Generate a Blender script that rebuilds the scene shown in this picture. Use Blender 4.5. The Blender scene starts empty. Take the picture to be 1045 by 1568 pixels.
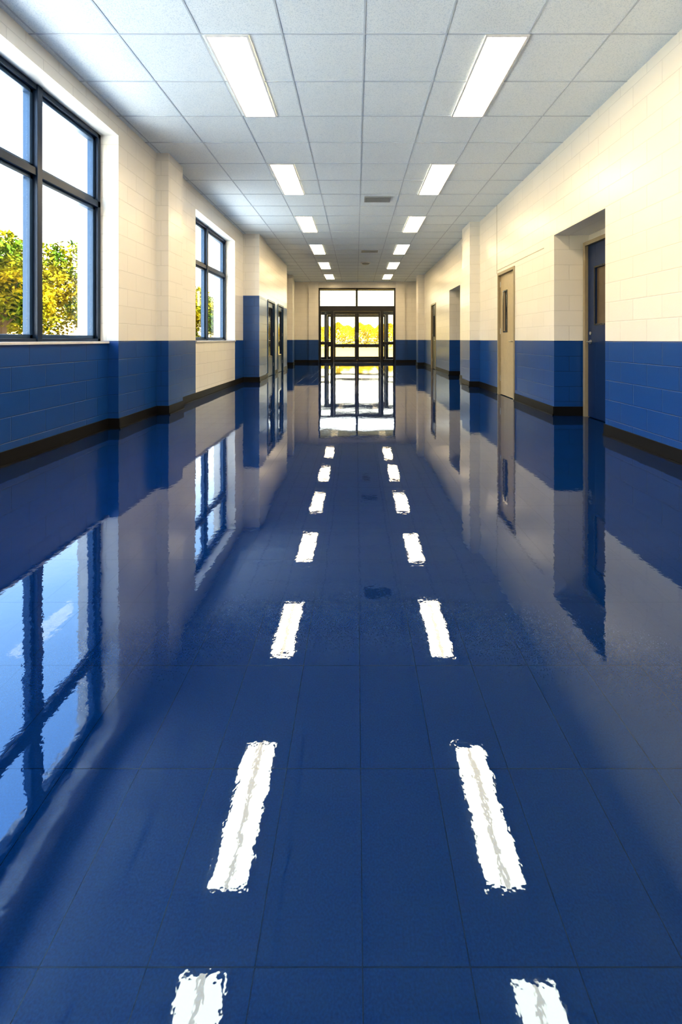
import bpy, bmesh, math, random
from mathutils import Vector, Matrix
random.seed(7)
scene = bpy.context.scene

# ---------------- materials ----------------
def new_mat(name):
    m = bpy.data.materials.new(name); m.use_nodes = True
    nt = m.node_tree; b = nt.nodes['Principled BSDF']
    return m, nt, b
def N(nt, t, **kw):
    n = nt.nodes.new(t)
    for k, v in kw.items(): setattr(n, k, v)
    return n
def math_n(nt, op, a, b=None, c=None):
    n = N(nt, 'ShaderNodeMath', operation=op)
    for i, v in enumerate((a, b, c)):
        if v is None: continue
        if isinstance(v, (int, float)): n.inputs[i].default_value = v
        else: nt.links.new(v, n.inputs[i])
    return n.outputs[0]
def mixc(nt, f, a, b, blend='MIX'):
    n = N(nt, 'ShaderNodeMix', data_type='RGBA', blend_type=blend)
    if isinstance(f, (int, float)): n.inputs[0].default_value = f
    else: nt.links.new(f, n.inputs[0])
    for i, v in ((6, a), (7, b)):
        if isinstance(v, tuple): n.inputs[i].default_value = (*v, 1)
        else: nt.links.new(v, n.inputs[i])
    return n.outputs[2]
def simple(name, col, rough=0.5, metal=0.0, noise=0.06, nscale=20, bump=0.0, spec=0.5):
    m, nt, b = new_mat(name)
    tc = N(nt, 'ShaderNodeNewGeometry')
    no = N(nt, 'ShaderNodeTexNoise'); no.inputs['Scale'].default_value = nscale
    nt.links.new(tc.outputs['Position'], no.inputs['Vector'])
    dark = tuple(c*(1-noise*2) for c in col); lite = tuple(min(1, c*(1+noise)) for c in col)
    nt.links.new(mixc(nt, no.outputs['Fac'], dark, lite), b.inputs['Base Color'])
    b.inputs['Roughness'].default_value = rough
    b.inputs['Metallic'].default_value = metal
    b.inputs['Specular IOR Level'].default_value = spec
    if bump > 0:
        bp = N(nt, 'ShaderNodeBump'); bp.inputs['Strength'].default_value = bump; bp.inputs['Distance'].default_value = 0.005
        nt.links.new(no.outputs['Fac'], bp.inputs['Height']); nt.links.new(bp.outputs[0], b.inputs['Normal'])
    return m

CREAM = (0.86, 0.84, 0.79)
BLUE = (0.008, 0.072, 0.28)
def wall_mat(name, zsplit, blocks=True):
    m, nt, b = new_mat(name)
    g = N(nt, 'ShaderNodeNewGeometry')
    sp = N(nt, 'ShaderNodeSeparateXYZ'); nt.links.new(g.outputs['Position'], sp.inputs[0])
    sn = N(nt, 'ShaderNodeSeparateXYZ'); nt.links.new(g.outputs['Normal'], sn.inputs[0])
    ax = math_n(nt, 'GREATER_THAN', math_n(nt, 'ABSOLUTE', sn.outputs[0]), 0.5)
    d = math_n(nt, 'SUBTRACT', sp.outputs[1], sp.outputs[0])
    u = math_n(nt, 'MULTIPLY_ADD', d, ax, sp.outputs[0])
    cb = N(nt, 'ShaderNodeCombineXYZ'); nt.links.new(u, cb.inputs[0])
    nt.links.new(math_n(nt, 'ADD', sp.outputs[2], 0.02), cb.inputs[1])
    br = N(nt, 'ShaderNodeTexBrick'); nt.links.new(cb.outputs[0], br.inputs['Vector'])
    br.inputs['Scale'].default_value = 1.0
    br.inputs['Mortar Size'].default_value = 0.005
    br.inputs['Mortar Smooth'].default_value = 0.6
    br.inputs['Brick Width'].default_value = 0.40
    br.inputs['Row Height'].default_value = 0.20
    br.inputs['Color1'].default_value = (1, 1, 1, 1); br.inputs['Color2'].default_value = (0.96, 0.96, 0.96, 1)
    br.inputs['Mortar'].default_value = (0.80, 0.80, 0.80, 1)
    no = N(nt, 'ShaderNodeTexNoise'); no.inputs['Scale'].default_value = 90; no.inputs['Detail'].default_value = 3
    nt.links.new(g.outputs['Position'], no.inputs['Vector'])
    if zsplit <= 0: base = mixc(nt, 0.0, CREAM, CREAM); brc = br.outputs['Color']
    else:
        t = math_n(nt, 'LESS_THAN', sp.outputs[2], zsplit)
        base = mixc(nt, t, CREAM, BLUE)
        brc = mixc(nt, math_n(nt, 'MULTIPLY', t, 0.5), br.outputs['Color'], mixc(nt, br.outputs['Fac'], (1, 1, 1), (0.1, 0.1, 0.1)))
    col = mixc(nt, 0.75, base, mixc(nt, 1.0, base, brc, 'MULTIPLY'))
    nt.links.new(col, b.inputs['Base Color'])
    b.inputs['Roughness'].default_value = 0.30
    b.inputs['Specular IOR Level'].default_value = 0.8
    h = math_n(nt, 'ADD', math_n(nt, 'MULTIPLY', br.outputs['Fac'], -1.0), math_n(nt, 'MULTIPLY', no.outputs['Fac'], 0.25))
    bp = N(nt, 'ShaderNodeBump'); bp.inputs['Strength'].default_value = 0.45; bp.inputs['Distance'].default_value = 0.004
    nt.links.new(h, bp.inputs['Height']); nt.links.new(bp.outputs[0], b.inputs['Normal'])
    return m

M_wall = wall_mat('painted_block_two_tone', 0.985)
M_wall_hi = wall_mat('painted_block_high_blue', 2.03)
M_cream = wall_mat('painted_block_cream', 0)

# floor
def floor_mat():
    m, nt, b = new_mat('polished_blue_vinyl_tile')
    g = N(nt, 'ShaderNodeNewGeometry')
    sp = N(nt, 'ShaderNodeSeparateXYZ'); nt.links.new(g.outputs['Position'], sp.inputs[0])
    def seam(o, size, off, w):
        a = math_n(nt, 'FRACT', math_n(nt, 'DIVIDE', math_n(nt, 'ADD', o, off), size))
        a = math_n(nt, 'ABSOLUTE', math_n(nt, 'SUBTRACT', a, 0.5))
        return math_n(nt, 'GREATER_THAN', a, 0.5 - w/size)
    s = math_n(nt, 'MAXIMUM', seam(sp.outputs[0], 0.172, -0.010, 0.0010), seam(sp.outputs[1], 0.33, -0.053, 0.0010))
    n1 = N(nt, 'ShaderNodeTexNoise'); n1.inputs['Scale'].default_value = 1.6; n1.inputs['Detail'].default_value = 2
    n2 = N(nt, 'ShaderNodeTexNoise'); n2.inputs['Scale'].default_value = 260; n2.inputs['Detail'].default_value = 2
    n3 = N(nt, 'ShaderNodeTexNoise'); n3.inputs['Scale'].default_value = 24; n3.inputs['Detail'].default_value = 3
    for n in (n1, n2, n3): nt.links.new(g.outputs['Position'], n.inputs['Vector'])
    c = mixc(nt, n2.outputs['Fac'], (0.0003, 0.009, 0.045), (0.0012, 0.028, 0.125))
    c = mixc(nt, math_n(nt, 'MULTIPLY', s, 0.7), c, (0.0005, 0.003, 0.014))
    nt.links.new(c, b.inputs['Base Color'])
    r = math_n(nt, 'MULTIPLY_ADD', n1.outputs['Fac'], 0.03, 0.004)
    nt.links.new(r, b.inputs['Roughness'])
    b.inputs['IOR'].default_value = 1.70
    b.inputs['Specular Tint'].default_value = (0.40, 0.62, 1.0, 1)
    h = math_n(nt, 'ADD', math_n(nt, 'MULTIPLY', n1.outputs['Fac'], 0.5), math_n(nt, 'MULTIPLY', n3.outputs['Fac'], 0.055))
    h = math_n(nt, 'SUBTRACT', h, math_n(nt, 'MULTIPLY', s, 0.12))
    bp = N(nt, 'ShaderNodeBump'); bp.inputs['Strength'].default_value = 1.0; bp.inputs['Distance'].default_value = 0.0035
    nt.links.new(h, bp.inputs['Height']); nt.links.new(bp.outputs[0], b.inputs['Normal'])
    return m
M_floor = floor_mat()

def ceil_mat():
    m, nt, b = new_mat('acoustic_ceiling_tile')
    g = N(nt, 'ShaderNodeNewGeometry')
    n = N(nt, 'ShaderNodeTexNoise'); n.inputs['Scale'].default_value = 120; n.inputs['Detail'].default_value = 4
    nt.links.new(g.outputs['Position'], n.inputs['Vector'])
    r = N(nt, 'ShaderNodeValToRGB'); r.color_ramp.elements[0].position = 0.34; r.color_ramp.elements[1].position = 0.50
    r.color_ramp.elements[0].color = (0.70, 0.79, 0.87, 1); r.color_ramp.elements[1].color = (0.87, 0.94, 0.99, 1)
    nt.links.new(n.outputs['Fac'], r.inputs[0]); nt.links.new(r.outputs[0], b.inputs['Base Color'])
    b.inputs['Roughness'].default_value = 0.9
    bp = N(nt, 'ShaderNodeBump'); bp.inputs['Strength'].default_value = 0.4; bp.inputs['Distance'].default_value = 0.004
    nt.links.new(n.outputs['Fac'], bp.inputs['Height']); nt.links.new(bp.outputs[0], b.inputs['Normal'])
    return m
M_ceil = ceil_mat()
M_grid = simple('ceiling_grid_metal', (0.56, 0.63, 0.72), 0.5)
M_frame = simple('navy_aluminium', (0.014, 0.032, 0.068), 0.35, 0.3)
M_sash = simple('steel_blue_aluminium', (0.040, 0.090, 0.18), 0.35, 0.3)
M_dark = simple('dark_bronze_aluminium', (0.028, 0.030, 0.034), 0.35, 0.4)
M_base = simple('black_rubber_base', (0.010, 0.010, 0.011), 0.45, spec=0.3)
M_sill = simple('sill_stone', (0.74, 0.74, 0.74), 0.4)
M_doorc = simple('beige_painted_metal', (0.50, 0.42, 0.28), 0.4)
M_framec = simple('taupe_door_frame', (0.34, 0.29, 0.20), 0.4)
M_doorb = simple('blue_painted_door', (0.006, 0.028, 0.10), 0.35)
M_steel = simple('brushed_steel', (0.6, 0.6, 0.58), 0.3, 1.0)
M_black = simple('dark_glass_pane', (0.03, 0.035, 0.045), 0.08)
M_fix = simple('white_fixture_metal', (0.85, 0.85, 0.85), 0.4)
M_vent = simple('grey_vent_metal', (0.35, 0.37, 0.38), 0.5)
M_bark = simple('tree_bark', (0.08, 0.05, 0.03), 0.9, nscale=8, noise=0.2)
M_conc = simple('sun_tinted_paving', (0.26, 0.15, 0.012), 0.9, nscale=6)  # golden sunlight glow put into the paving's base colour
M_bounce = simple('pale_bounce_paving', (0.80, 0.79, 0.75), 0.9, nscale=6)  # pale reflector surface, added to bounce sun up to the ceiling
M_joint = simple('joint_sealant', (0.50, 0.47, 0.40), 0.7)  # own colour of the thin wall joint lines

def glass_mat():
    m = bpy.data.materials.new('window_glass'); m.use_nodes = True
    nt = m.node_tree; nt.nodes.clear()
    o = N(nt, 'ShaderNodeOutputMaterial'); t = N(nt, 'ShaderNodeBsdfTransparent'); gl = N(nt, 'ShaderNodeBsdfGlossy')
    t.inputs[0].default_value = (0.96, 0.98, 0.97, 1); gl.inputs['Roughness'].default_value = 0.01
    f = N(nt, 'ShaderNodeLayerWeight'); f.inputs[0].default_value = 0.5
    fac = math_n(nt, 'MULTIPLY_ADD', math_n(nt, 'POWER', f.outputs['Facing'], 5.0), 0.8, 0.03)
    mx = N(nt, 'ShaderNodeMixShader')
    nt.links.new(fac, mx.inputs[0]); nt.links.new(t.outputs[0], mx.inputs[1]); nt.links.new(gl.outputs[0], mx.inputs[2])
    nt.links.new(mx.outputs[0], o.inputs[0])
    return m
M_glass = glass_mat()
def emit_mat(name, col, s):
    m, nt, b = new_mat(name)
    b.inputs['Base Color'].default_value = (0.9, 0.9, 0.9, 1)
    b.inputs['Emission Color'].default_value = (*col, 1); b.inputs['Emission Strength'].default_value = s
    return m
M_lamp = emit_mat('light_diffuser', (1.0, 0.75, 0.42), 21.0)
M_lamp2 = emit_mat('light_diffuser_center', (1.0, 0.68, 0.34), 12.0)

def leaf_mat(name, c0, c1):
    m, nt, b = new_mat(name)
    g = N(nt, 'ShaderNodeNewGeometry')
    n = N(nt, 'ShaderNodeTexNoise'); n.inputs['Scale'].default_value = 0.7; n.inputs['Detail'].default_value = 3
    nt.links.new(g.outputs['Position'], n.inputs['Vector'])
    r = N(nt, 'ShaderNodeValToRGB'); r.color_ramp.elements[0].position = 0.38; r.color_ramp.elements[1].position = 0.60
    r.color_ramp.elements[0].color = (*c0, 1); r.color_ramp.elements[1].color = (*c1, 1)
    nt.links.new(n.outputs['Fac'], r.inputs[0]); nt.links.new(r.outputs[0], b.inputs['Base Color'])
    b.inputs['Roughness'].default_value = 0.8; b.inputs['Specular IOR Level'].default_value = 0.1
    return m
M_leaf = leaf_mat('autumn_leaves', (0.035, 0.085, 0.003), (0.26, 0.20, 0.004))
M_grass = simple('sunlit_grass', (0.24, 0.17, 0.008), 0.95, nscale=5, noise=0.2)

# ---------------- mesh builder ----------------
class MB:
    def __init__(s): s.bm = bmesh.new(); s.mats = []
    def mi(s, m):
        if m not in s.mats: s.mats.append(m)
        return s.mats.index(m)
    def box(s, x0, x1, y0, y1, z0, z1, mat):
        if x0 > x1: x0, x1 = x1, x0
        if y0 > y1: y0, y1 = y1, y0
        if z0 > z1: z0, z1 = z1, z0
        v = [s.bm.verts.new(p) for p in ((x0,y0,z0),(x1,y0,z0),(x1,y1,z0),(x0,y1,z0),(x0,y0,z1),(x1,y0,z1),(x1,y1,z1),(x0,y1,z1))]
        i = s.mi(mat)
        for f in ((0,3,2,1),(4,5,6,7),(0,1,5,4),(1,2,6,5),(2,3,7,6),(3,0,4,7)):
            fc = s.bm.faces.new([v[k] for k in f]); fc.material_index = i
    def cyl(s, p0, p1, r0, r1, mat, seg=12):
        p0, p1 = Vector(p0), Vector(p1); d = (p1-p0)
        q = d.to_track_quat('Z', 'Y').to_matrix()
        a, b = [], []
        for k in range(seg):
            t = 2*math.pi*k/seg; c = Vector((math.cos(t), math.sin(t), 0))
            a.append(s.bm.verts.new(p0+q@(c*r0))); b.append(s.bm.verts.new(p1+q@(c*r1)))
        i = s.mi(mat)
        for k in range(seg):
            f = s.bm.faces.new((a[k], a[(k+1)%seg], b[(k+1)%seg], b[k])); f.material_index = i
        s.bm.faces.new(a[::-1]).material_index = i; s.bm.faces.new(b).material_index = i
    def obj(s, name, bevel=0.0):
        me = bpy.data.meshes.new(name); s.bm.to_mesh(me); s.bm.free()
        for m in s.mats: me.materials.append(m)
        o = bpy.data.objects.new(name, me); scene.collection.objects.link(o)
        if bevel:
            b = o.modifiers.new('bevel', 'BEVEL'); b.width = bevel; b.segments = 2; b.limit_method = 'ANGLE'
        return o

H = 3.48; YB = -3.0; YE = 19.3; F = 685.0
# ---------------- shell ----------------
m = MB(); m.box(-3.05, 3.3, YB-0.3, YE+3.2, -0.12, 0, M_floor); m.obj('floor')
m = MB(); m.box(-3.05, 3.3, YB-0.3, YE+3.2, H, H+0.35, M_ceil); m.obj('ceiling')

# ceiling grid
m = MB(); T = 0.667
x = 0.064 - 4*T
while x < 2.6:
    if x > -2.62: m.box(x-0.007, x+0.007, YB, YE, H-0.004, H, M_grid)
    x += T
y = 3.63 - 9*T
while y < YE:
    m.box(-2.66, 2.6, y-0.007, y+0.007, H-0.0042, H, M_grid)
    y += T
m.obj('ceiling_grid')

# left wall
XO = -3.05
m = MB()
m.box(XO, -2.66, YB, -1.95, 0, H, M_wall)
m.box(XO, -2.78, -1.95, 5.0, 0, 0.955, M_wall)
m.box(XO, -2.66, -1.95, 5.0, 3.28, H, M_cream)
m.box(XO, -2.66, 5.0, 7.4, 0, H, M_wall)
m.box(XO, -2.66, 7.4, 9.8, 0, 0.955, M_cream)
m.box(XO, -2.66, 7.4, 9.8, 3.16, H, M_cream)
m.box(XO, -2.66, 9.8, 10.5, 0, H, M_wall)
m.box(XO, -2.28, 10.5, 11.3, 0, H, M_wall_hi)
DL = ((11.75, 12.75), (13.25, 14.25)); yy = 11.3
for a, b_ in DL:
    m.box(XO, -2.33, yy, a, 0, H, M_wall_hi); m.box(XO, -2.33, a, b_, 2.06, H, M_cream); m.box(XO, -2.55, a, b_, 0, 2.06, M_cream); yy = b_
m.box(XO, -2.33, yy, 15.0, 0, H, M_wall_hi)
m.box(XO, -2.66, 15.0, YE, 0, H, M_wall)
m.box(-2.66, -2.5, 5.95, 6.44, 0, H, M_wall)
m.box(-2.66, -2.45, 17.2, 17.6, 0, H, M_wall)
m.box(-3.13, XO, 5.02, 7.38, -0.12, H, M_cream); m.box(-3.13, XO, 9.82, 11.5, -0.12, H, M_cream)
m.obj('wall_left')

# right wall
XR = 3.3
m = MB()
def seg(y0, y1): m.box(2.6, XR, y0, y1, 0, H, M_wall)
seg(YB, 4.67)
m.box(2.6, XR, 4.67, 5.88, 2.37, H, M_cream); m.box(3.06, XR, 4.67, 5.88, 0, 2.37, M_wall)
seg(5.88, 7.33)
m.box(2.6, XR, 7.33, 8.2, 2.21, H, M_cream); m.box(2.75, XR, 7.33, 8.2, 0, 2.21, M_cream)
seg(8.2, 11.2)
m.box(2.6, XR, 11.2, 12.5, 2.37, H, M_cream); m.box(3.06, XR, 11.2, 12.5, 0, 2.37, M_wall)
seg(12.5, 14.6)
m.box(2.6, XR, 14.6, 15.5, 2.21, H, M_cream); m.box(2.75, XR, 14.6, 15.5, 0, 2.21, M_cream)
seg(15.5, YE)
m.box(2.39, 2.6, 9.42, 10.1, 0, H, M_wall)
m.box(2.36, 2.6, 17.1, 17.6, 0, H, M_wall)
m.obj('wall_right')

# end + back walls
m = MB()
m.box(XO, -1.63, YE, YE+0.3, 0, H, M_wall); m.box(1.69, XR, YE, YE+0.3, 0, H, M_wall)
m.box(-1.63, 1.69, YE, YE+0.3, 3.23, H, M_cream)
m.box(-2.05, -1.63, YE-0.10, YE, 0, H, M_wall); m.box(1.69, 2.1, YE-0.10, YE, 0, H, M_wall)
m.obj('wall_end')
m = MB(); m.box(XO, XR, YB-0.3, YB, 0, H, M_wall); m.obj('wall_back')
# vestibule walls
m = MB(); m.box(-2.3, -2.1, YE+0.3, YE+2.9, 0, H, M_cream); m.box(2.1, 2.3, YE+0.3, YE+2.9, 0, H, M_cream)
m.obj('wall_vestibule')

# baseboards
BH = 0.12; t = 0.014
def runs(m, pts, side):
    for (x0, y0), (x1, y1) in zip(pts, pts[1:]):
        if abs(x0-x1) < 1e-6:
            m.box(x0, x0+side*t, min(y0,y1)-t*0.5, max(y0,y1)+t*0.5, 0, BH, M_base)
            m.box(x0, x0+side*(t+0.010), min(y0,y1)-t*0.5, max(y0,y1)+t*0.5, 0, 0.018, M_base)
        else:
            m.box(min(x0,x1), max(x0,x1)+ (t if side>0 else 0), y0-t, y0, 0, BH, M_base) if (x1-x0)*side>0 else m.box(min(x0,x1), max(x0,x1), y0, y0+t, 0, BH, M_base)
m = MB()
runs(m, [(-2.66,YB),(-2.66,-1.95),(-2.78,-1.95),(-2.78,5.0),(-2.66,5.0),(-2.66,5.95),(-2.5,5.95),(-2.5,6.44),(-2.66,6.44),(-2.66,10.5),(-2.28,10.5),(-2.28,11.3),(-2.33,11.3),(-2.33,11.75)], 1)
runs(m, [(-2.33,12.75),(-2.33,13.25)], 1)
runs(m, [(-2.33,14.25),(-2.33,15.0),(-2.66,15.0),(-2.66,17.2),(-2.45,17.2),(-2.45,17.6),(-2.66,17.6),(-2.66,YE)], 1)
m.obj('baseboard_left')
m = MB()
runs(m, [(2.6,YB),(2.6,4.67)], -1)
runs(m, [(3.06,5.88),(2.6,5.88),(2.6,7.33)], -1)
runs(m, [(2.6,8.2),(2.6,9.42),(2.39,9.42),(2.39,10.1),(2.6,10.1),(2.6,11.2)], -1)
runs(m, [(3.06,12.5),(2.6,12.5),(2.6,14.6)], -1)
runs(m, [(2.6,15.5),(2.6,17.1),(2.36,17.1),(2.36,17.6),(2.6,17.6),(2.6,YE)], -1)
m.obj('baseboard_right')
m = MB()
m.box(-2.66,-2.05,YE-t,YE,0,BH,M_base); m.box(-2.05,-1.63,YE-0.1-t,YE-0.1,0,BH,M_base)
m.box(2.1,2.6,YE-t,YE,0,BH,M_base); m.box(1.69,2.1,YE-0.1-t,YE-0.1,0,BH,M_base)
m.obj('baseboard_end')

# ---------------- left windows ----------------
def window(name, y0, y1, z0, z1, muls, ztr, sill_x):
    m = MB(); xi = -2.86; xo = -2.97; w = 0.05
    m.box(xo, xi, y0, y1, z0, z0+w, M_frame); m.box(xo, xi, y0, y1, z1-w, z1, M_frame)
    m.box(xo, xi, y0, y0+w, z0, z1, M_frame); m.box(xo, xi, y1-w, y1, z0, z1, M_frame)
    m.box(xo, xi, y0, y1, ztr-0.035, ztr+0.035, M_frame)
    for q in muls: m.box(xo, xi+0.01, q-0.032, q+0.032, z0, z1, M_frame)
    ys = [y0+w-0.03] + list(muls) + [y1-w+0.03]
    for a, b_ in zip(ys, ys[1:]):
        a += 0.03; b_ -= 0.03
        for za, zb in ((z0+w, ztr-0.035), (ztr+0.035, z1-w)):
            s = 0.035; X0 = xo+0.01; X1 = xi-0.035
            m.box(X0, X1, a, a+s, za, zb, M_sash); m.box(X0, X1, b_-s, b_, za, zb, M_sash)
            m.box(X0, X1, a, b_, za, za+s, M_sash); m.box(X0, X1, a, b_, zb-s, zb, M_sash)
            m.box(xo+0.045, xo+0.051, a+s, b_-s, za+s, zb-s, M_glass)
    m.obj(name, 0.003)
    m = MB(); m.box(-2.86, sill_x+0.02, y0, y1, 0.955, 0.98, M_sill); m.obj('trim_'+name[-1], 0.004)
window('window_1', -1.95, 5.0, 0.96, 3.28, [0.0, 1.0, 2.02, 3.03, 4.03], 2.50, -2.78)
window('window_2', 7.4, 9.8, 0.96, 3.16, [8.58], 2.38, -2.66)

# ---------------- doors ----------------
def lever(m, x, y, z, s, dy):
    m.cyl((x, y, z), (x+s*0.012, y, z), 0.028, 0.028, M_steel, 16)
    m.cyl((x, y, z), (x+s*0.05, y, z), 0.010, 0.010, M_steel, 10)
    m.cyl((x+s*0.05, y-0.008*dy, z), (x+s*0.05, y+0.11*dy, z), 0.010, 0.008, M_steel, 10)
    m.cyl((x, y, z+0.11), (x+s*0.012, y, z+0.11), 0.022, 0.022, M_steel, 16)
def side_door(name, xw, side, y0, y1, top, mdoor, mframe, vis, handle_low_y, proud=0.015, depth=0.10, mvis=None):
    m = MB(); w = 0.05; mvis = mvis or M_black
    fx0, fx1 = xw - side*depth, xw + side*proud
    m.box(fx0, fx1, y0, y0+w, 0, top, mframe); m.box(fx0, fx1, y1-w, y1, 0, top, mframe)
    m.box(fx0, fx1, y0+w, y1-w, top-w, top, mframe)
    dx0, dx1 = xw - side*(depth-0.01), xw - side*(depth-0.06)
    a, b_ = y0+w+0.003, y1-w-0.003; zt = top-w-0.004
    va, vb, v0, v1 = vis
    va, vb = a+va, a+vb
    m.box(dx0, dx1, a, va, 0.01, zt, mdoor); m.box(dx0, dx1, vb, b_, 0.01, zt, mdoor)
    m.box(dx0, dx1, va, vb, 0.01, v0, mdoor); m.box(dx0, dx1, va, vb, v1, zt, mdoor)
    xm = (dx0+dx1)/2
    m.box(xm-0.004, xm+0.004, va, vb, v0, v1, mvis)
    e = 0.022; fx = dx1 + side*0.008
    m.box(dx1, fx, va-e, va, v0-e, v1+e, M_black); m.box(dx1, fx, vb, vb+e, v0-e, v1+e, M_black)
    m.box(dx1, fx, va, vb, v0-e, v0, M_black); m.box(dx1, fx, va, vb, v1, v1+e, M_black)
    hy = a+0.07 if handle_low_y else b_-0.07
    lever(m, dx1, hy, 0.97, side, 1 if handle_low_y else -1)
    hyy = b_-0.004 if handle_low_y else a+0.004
    for hz in (0.25, 1.1, 1.95): m.cyl((dx1+side*0.006, hyy, hz), (dx1+side*0.006, hyy, hz+0.1), 0.008, 0.008, M_steel, 8)
    m.obj(name, 0.002)
M_amber = simple('wood_behind_vision_glass', (0.11, 0.085, 0.06), 0.12)
side_door('door_1', 2.6, -1, 7.33, 8.2, 2.21, M_doorc, M_framec, (0.42, 0.60, 1.15, 1.85), True, depth=0.09)
side_door('door_2', 3.06, -1, 4.72, 5.84, 2.26, M_doorb, M_framec, (0.18, 0.84, 1.2, 1.9), False, proud=0.10, depth=0.0, mvis=M_amber)
side_door('door_3', 2.6, -1, 14.6, 15.5, 2.21, M_dark, M_framec, (0.3, 0.55, 1.1, 1.8), True, depth=0.09)
side_door('door_4', 3.06, -1, 11.25, 12.46, 2.26, M_doorb, M_framec, (0.25, 0.9, 1.2, 1.9), False, proud=0.10, depth=0.0)
side_door('door_5', -2.33, 1, 11.75, 12.75, 2.06, M_doorb, M_sash, (0.15, 0.75, 0.55, 1.85), True, depth=0.09)
side_door('door_6', -2.33, 1, 13.25, 14.25, 2.06, M_doorb, M_sash, (0.15, 0.75, 0.55, 1.85), True, depth=0.09)

# ---------------- end storefront ----------------
def storefront(name, yc, x0, x1, ztop, panic=True):
    m = MB(); d0, d1 = yc, yc+0.12; w = 0.06
    cx = (x0+x1)/2; zh = 2.33
    m.box(x0, x0+w, d0, d1, 0, ztop, M_dark); m.box(x1-w, x1, d0, d1, 0, ztop, M_dark)
    m.box(x0+w, x1-w, d0, d1, ztop-w, ztop, M_dark)
    m.box(x0+w, x1-w, d0-0.02, d1, zh-0.11, zh+0.12, M_dark)
    m.box(cx-0.035, cx+0.035, d0, d1, zh+0.12, ztop-w, M_dark)
    dl, dr = x0+0.60, x1-0.60
    for xx in (dl, dr): m.box(xx-0.05, xx+0.05, d0-0.01, d1, 0, zh-0.11, M_dark)
    gy0, gy1 = yc+0.055, yc+0.063
    m.box(x0+w, cx-0.035, gy0, gy1, zh+0.12, ztop-w, M_glass); m.box(cx+0.035, x1-w, gy0, gy1, zh+0.12, ztop-w, M_glass)
    for a, b_ in ((x0+w, dl-0.05), (dr+0.05, x1-w)):
        m.box(a, b_, d0+0.02, d1-0.02, 0, 0.14, M_dark); m.box(a, b_, d0+0.02, d1-0.02, 0.78, 0.90, M_dark)
        m.box(a, a+0.04, d0+0.02, d1-0.02, 0, zh-0.11, M_dark); m.box(b_-0.04, b_, d0+0.02, d1-0.02, 0, zh-0.11, M_dark)
        m.box(a+0.04, b_-0.04, gy0, gy1, 0.14, 0.78, M_glass); m.box(a+0.04, b_-0.04, gy0, gy1, 0.90, zh-0.11, M_glass)
    for a, b_, hs in ((dl+0.055, cx-0.004, 1), (cx+0.004, dr-0.055, -1)):
        e0, e1 = d0+0.03, d0+0.075; s = 0.075; zt = zh-0.115
        m.box(a, a+s, e0, e1, 0.01, zt, M_dark); m.box(b_-s, b_, e0, e1, 0.01, zt, M_dark)
        m.box(a+s, b_-s, e0, e1, 0.01, 0.16, M_dark); m.box(a+s, b_-s, e0, e1, 0.66, 0.78, M_dark); m.box(a+s, b_-s, e0, e1, zt-0.10, zt, M_dark)
        m.box(a+s, b_-s, gy0, gy1, 0.16, 0.66, M_glass); m.box(a+s, b_-s, gy0, gy1, 0.78, zt-0.10, M_glass)
        if panic:
            m.cyl((a+0.10, e0-0.05, 0.90), (b_-0.10, e0-0.05, 0.90), 0.016, 0.016, M_steel, 10)
            for q in (a+0.10, b_-0.10): m.cyl((q, e0-0.05, 0.90), (q, e0+0.005, 0.90), 0.014, 0.014, M_steel, 8)
            hx = b_-0.04 if hs == 1 else a+0.04
            m.cyl((hx, e0-0.04, 1.0), (hx, e0-0.04, 1.3), 0.012, 0.012, M_steel, 10)
            for q in (1.02, 1.28): m.cyl((hx, e0-0.04, q), (hx, e0+0.005, q), 0.010, 0.010, M_steel, 8)
    return m.obj(name, 0.003)
storefront('entrance_double_door', YE+0.04, -1.63, 1.69, 3.23)
storefront('vestibule_glass_front', YE+2.75, -2.09, 2.09, H-0.003, False)

# ---------------- lights ----------------
def fixture(x0, y0, L=1.333, W=0.355):
    m = MB(); z = H-0.004; e = 0.018
    m.box(x0, x0+W, y0, y0+e, z-0.012, z, M_fix); m.box(x0, x0+W, y0+L-e, y0+L, z-0.012, z, M_fix)
    m.box(x0, x0+e, y0+e, y0+L-e, z-0.012, z, M_fix); m.box(x0+W-e, x0+W, y0+e, y0+L-e, z-0.012, z, M_fix)
    c = x0+W/2; g = 0.020
    m.box(x0+e, c-g, y0+e, y0+L-e, z-0.008, z, M_lamp); m.box(c+g, x0+W-e, y0+e, y0+L-e, z-0.008, z, M_lamp)
    m.box(c-g, c+g, y0+e, y0+L-e, z-0.009, z, M_lamp2)
    m.obj('ceiling_light')
for i in range(6):
    y = 3.63 + i*4*T
    fixture(-1.235, y); fixture(1.054, y)
for y in (1.80, -0.9): fixture(-1.235, y); fixture(1.054, y)

def vent(x, y, w, l):
    m = MB(); z = H-0.004
    m.box(x-w/2, x+w/2, y, y+0.02, z-0.015, z, M_vent); m.box(x-w/2, x+w/2, y+l-0.02, y+l, z-0.015, z, M_vent)
    m.box(x-w/2, x-w/2+0.02, y+0.02, y+l-0.02, z-0.015, z, M_vent); m.box(x+w/2-0.02, x+w/2, y+0.02, y+l-0.02, z-0.015, z, M_vent)
    k = y+0.03
    while k < y+l-0.03: m.box(x-w/2+0.02, x+w/2-0.02, k, k+0.012, z-0.012, z, M_vent); k += 0.028
    m.box(x-w/2+0.02, x+w/2-0.02, y+0.02, y+l-0.02, z-0.003, z, M_black)
    m.obj('ceiling_vent')
vent(0.37, 7.75, 0.46, 0.28); vent(0.37, 12.4, 0.46, 0.28)
m = MB(); m.cyl((0.3, 14.4, H-0.004), (0.3, 14.4, H-0.03), 0.16, 0.16, M_fix, 24); m.cyl((0.3, 14.4, H-0.03), (0.3, 14.4, H-0.06), 0.13, 0.10, M_vent, 24); m.obj('ceiling_speaker')

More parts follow.
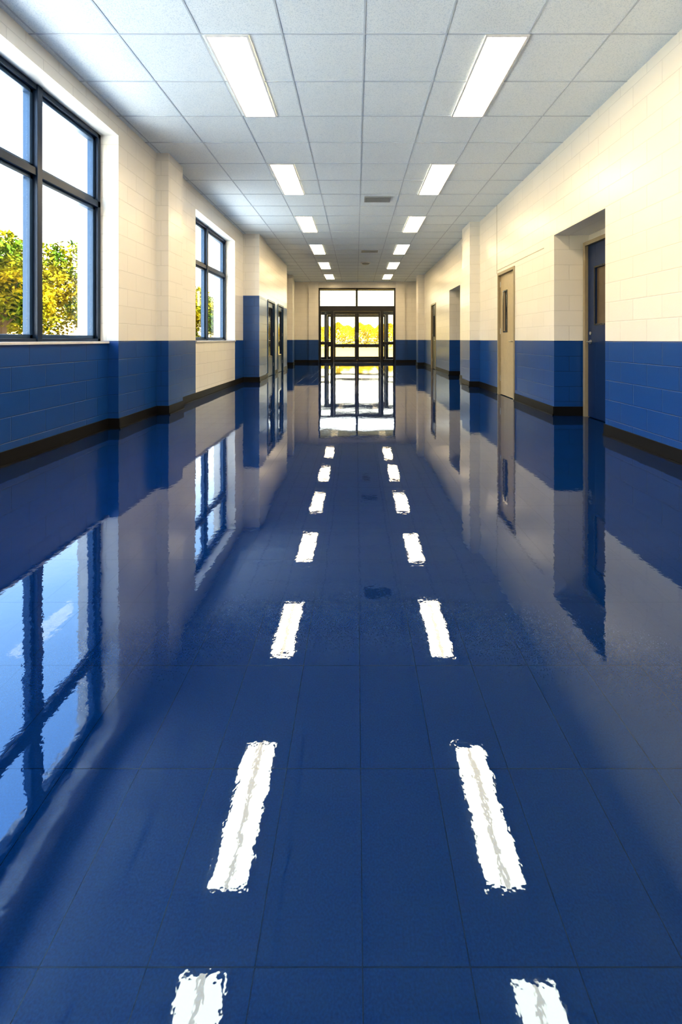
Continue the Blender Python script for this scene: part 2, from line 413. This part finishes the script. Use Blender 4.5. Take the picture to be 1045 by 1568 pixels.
# joint line above cream door
m = MB()
m.box(2.596, 2.6, 8.26, 8.272, 2.21, H, M_joint); m.box(2.596, 2.6, 6.2, 8.26, 2.262, 2.270, M_joint)
m.obj('trim_3')

# ---------------- outdoors ----------------
m = MB(); m.box(-90, 60, -40, 160, -0.3, -0.13, M_grass); m.obj('lawn')
m = MB(); m.box(-2.5, 2.5, YE+3.2, 50, -0.129, -0.06, M_conc); m.obj('entrance_walkway')
m = MB(); m.box(-11.5, -3.2, -12, 19, -0.129, -0.06, M_bounce); m.obj('ceiling_bounce_ground')  # unseen below the sill, added to throw sunlight onto the ceiling
def leaves_mesh(n, R, hz, zc):
    bm = bmesh.new(); lob = []
    for k in range(12):
        a = random.uniform(0, 6.28); r = R*random.uniform(0.1, 0.7)
        lob.append((Vector((r*math.cos(a), r*math.sin(a), zc+hz*random.uniform(-0.8, 0.75))), R*random.uniform(0.35, 0.6)))
    for k in range(n):
        c, r = random.choice(lob)
        d = Vector((random.gauss(0,1), random.gauss(0,1), random.gauss(0,1))).normalized()
        p = c + d*r*random.uniform(0.6, 1.05)
        s = random.uniform(0.06, 0.13)
        q = Matrix.Rotation(random.uniform(0, 6.28), 3, Vector((random.gauss(0,1), random.gauss(0,1), random.gauss(0,1))).normalized())
        vs = [bm.verts.new(p+q@Vector(v)*s) for v in ((-1,0,0),(0,-0.5,0.1),(1,0,0),(0,0.5,0.1))]
        bm.faces.new(vs).material_index = 1
    return bm
protos = []
for k in range(3):
    bm = leaves_mesh(12000, 2.0, 1.7, 3.2)
    mb = MB(); mb.bm.free(); mb.bm = bm; mb.mats = [M_bark, M_leaf]
    mb.cyl((0,0,0.0), (0.05,0.05,2.4), 0.17, 0.10, M_bark, 10)
    for j in range(6):
        a = j*1.05+k; mb.cyl((0.03,0.03,1.4+0.15*j), (1.2*math.cos(a), 1.2*math.sin(a), 2.8+0.2*j), 0.06, 0.02, M_bark, 6)
    protos.append(mb)
meshes = []
def place(x, y, s, k):
    if len(meshes) <= k:
        o = protos[k].obj('autumn_tree'); meshes.append(o.data)
    else:
        o = bpy.data.objects.new('autumn_tree', meshes[k]); scene.collection.objects.link(o)
    o.location = (x, y, -0.13); o.scale = (s, s, s*0.95); o.rotation_euler = (0, 0, random.uniform(0, 6.28))
spots = [(-14, 11.5, 1.35), (-15.5, 19.5, 1.25), (-18, 25, 1.3), (-14, 31, 1.1), (-17, 37, 1.25), (-13, 44, 1.2), (-18, 50, 1.4), (-15, 15, 1.2), (-12, 58, 1.3),
         (-19, 6, 1.1), (-17, -2, 1.1), (-25,31,1.5), (-27,20,1.4), (-26,44,1.5), (-13.5, 24, 1.0), (-14.5, 27.5, 1.05)]
for i, (x, y, s) in enumerate(spots):
    k = i if i < 3 else random.randrange(3)
    place(x, y, s, k)
# hedge added beyond the entrance lawn; its yellow glow is put into leaf colour
M_hedge = leaf_mat('hedge_leaves_yellow_glow', (0.32, 0.23, 0.006), (0.62, 0.42, 0.012))
m = MB(); m.mi(M_hedge)
for k in range(26000):
    x = random.uniform(-9, 9); th = random.uniform(0, math.pi)
    rr = 1.0 + 0.08*math.sin(x*2.3) + 0.06*math.sin(x*5.1)
    p = Vector((x, 52 - 0.9*rr*math.cos(th), 0.02 + 2.6*rr*math.sin(th)**0.6))
    s = random.uniform(0.08, 0.16)
    q = Matrix.Rotation(random.uniform(0, 6.28), 3, Vector((random.gauss(0,1), random.gauss(0,1), random.gauss(0,1))).normalized())
    m.bm.faces.new([m.bm.verts.new(p+q@Vector(v)*s) for v in ((-1,0,0),(0,-0.5,0.1),(1,0,0),(0,0.5,0.1))])
m.obj('glow_hedge')

# ---------------- world & sun ----------------
w = bpy.data.worlds.new('sky'); scene.world = w; w.use_nodes = True
nt = w.node_tree; bg = nt.nodes['Background']
tc = N(nt, 'ShaderNodeTexCoord'); sp = N(nt, 'ShaderNodeSeparateXYZ'); nt.links.new(tc.outputs['Generated'], sp.inputs[0])
r = N(nt, 'ShaderNodeValToRGB'); nt.links.new(sp.outputs[2], r.inputs[0])
cr = r.color_ramp
cr.elements[0].position = 0.0; cr.elements[0].color = (1.0, 0.76, 0.40, 1)
cr.elements[1].position = 1.0; cr.elements[1].color = (0.25, 0.50, 0.95, 1)
e = cr.elements.new(0.09); e.color = (1.0, 0.86, 0.60, 1)
e = cr.elements.new(0.20); e.color = (0.90, 0.90, 0.90, 1)
e = cr.elements.new(0.42); e.color = (0.40, 0.62, 0.90, 1)
nt.links.new(r.outputs[0], bg.inputs[0]); bg.inputs[1].default_value = 6.0

sl = bpy.data.lights.new('sun', 'SUN'); sl.energy = 40; sl.color = (1.0, 0.87, 0.68); sl.angle = 0.01
so = bpy.data.objects.new('sun', sl); scene.collection.objects.link(so)
so.rotation_euler = Vector((-0.42, 0.38, -0.82)).to_track_quat('-Z', 'Y').to_euler()

# ---------------- camera ----------------
cd = bpy.data.cameras.new('camera'); co = bpy.data.objects.new('camera', cd); scene.collection.objects.link(co)
co.location = (0, 0, 1.0); co.rotation_euler = (math.radians(90), 0, 0)
cd.sensor_fit = 'HORIZONTAL'; cd.sensor_width = 24.0; cd.lens = 24.0*F/1045.0
cd.shift_x = -23.5/1045; cd.shift_y = -264/1045
cd.clip_end = 500; cd.clip_start = 0.05
scene.camera = co
scene.view_settings.view_transform = 'Standard'
try: scene.view_settings.look = 'Medium High Contrast'
except Exception: scene.view_settings.look = 'None'
scene.view_settings.exposure = 0.25
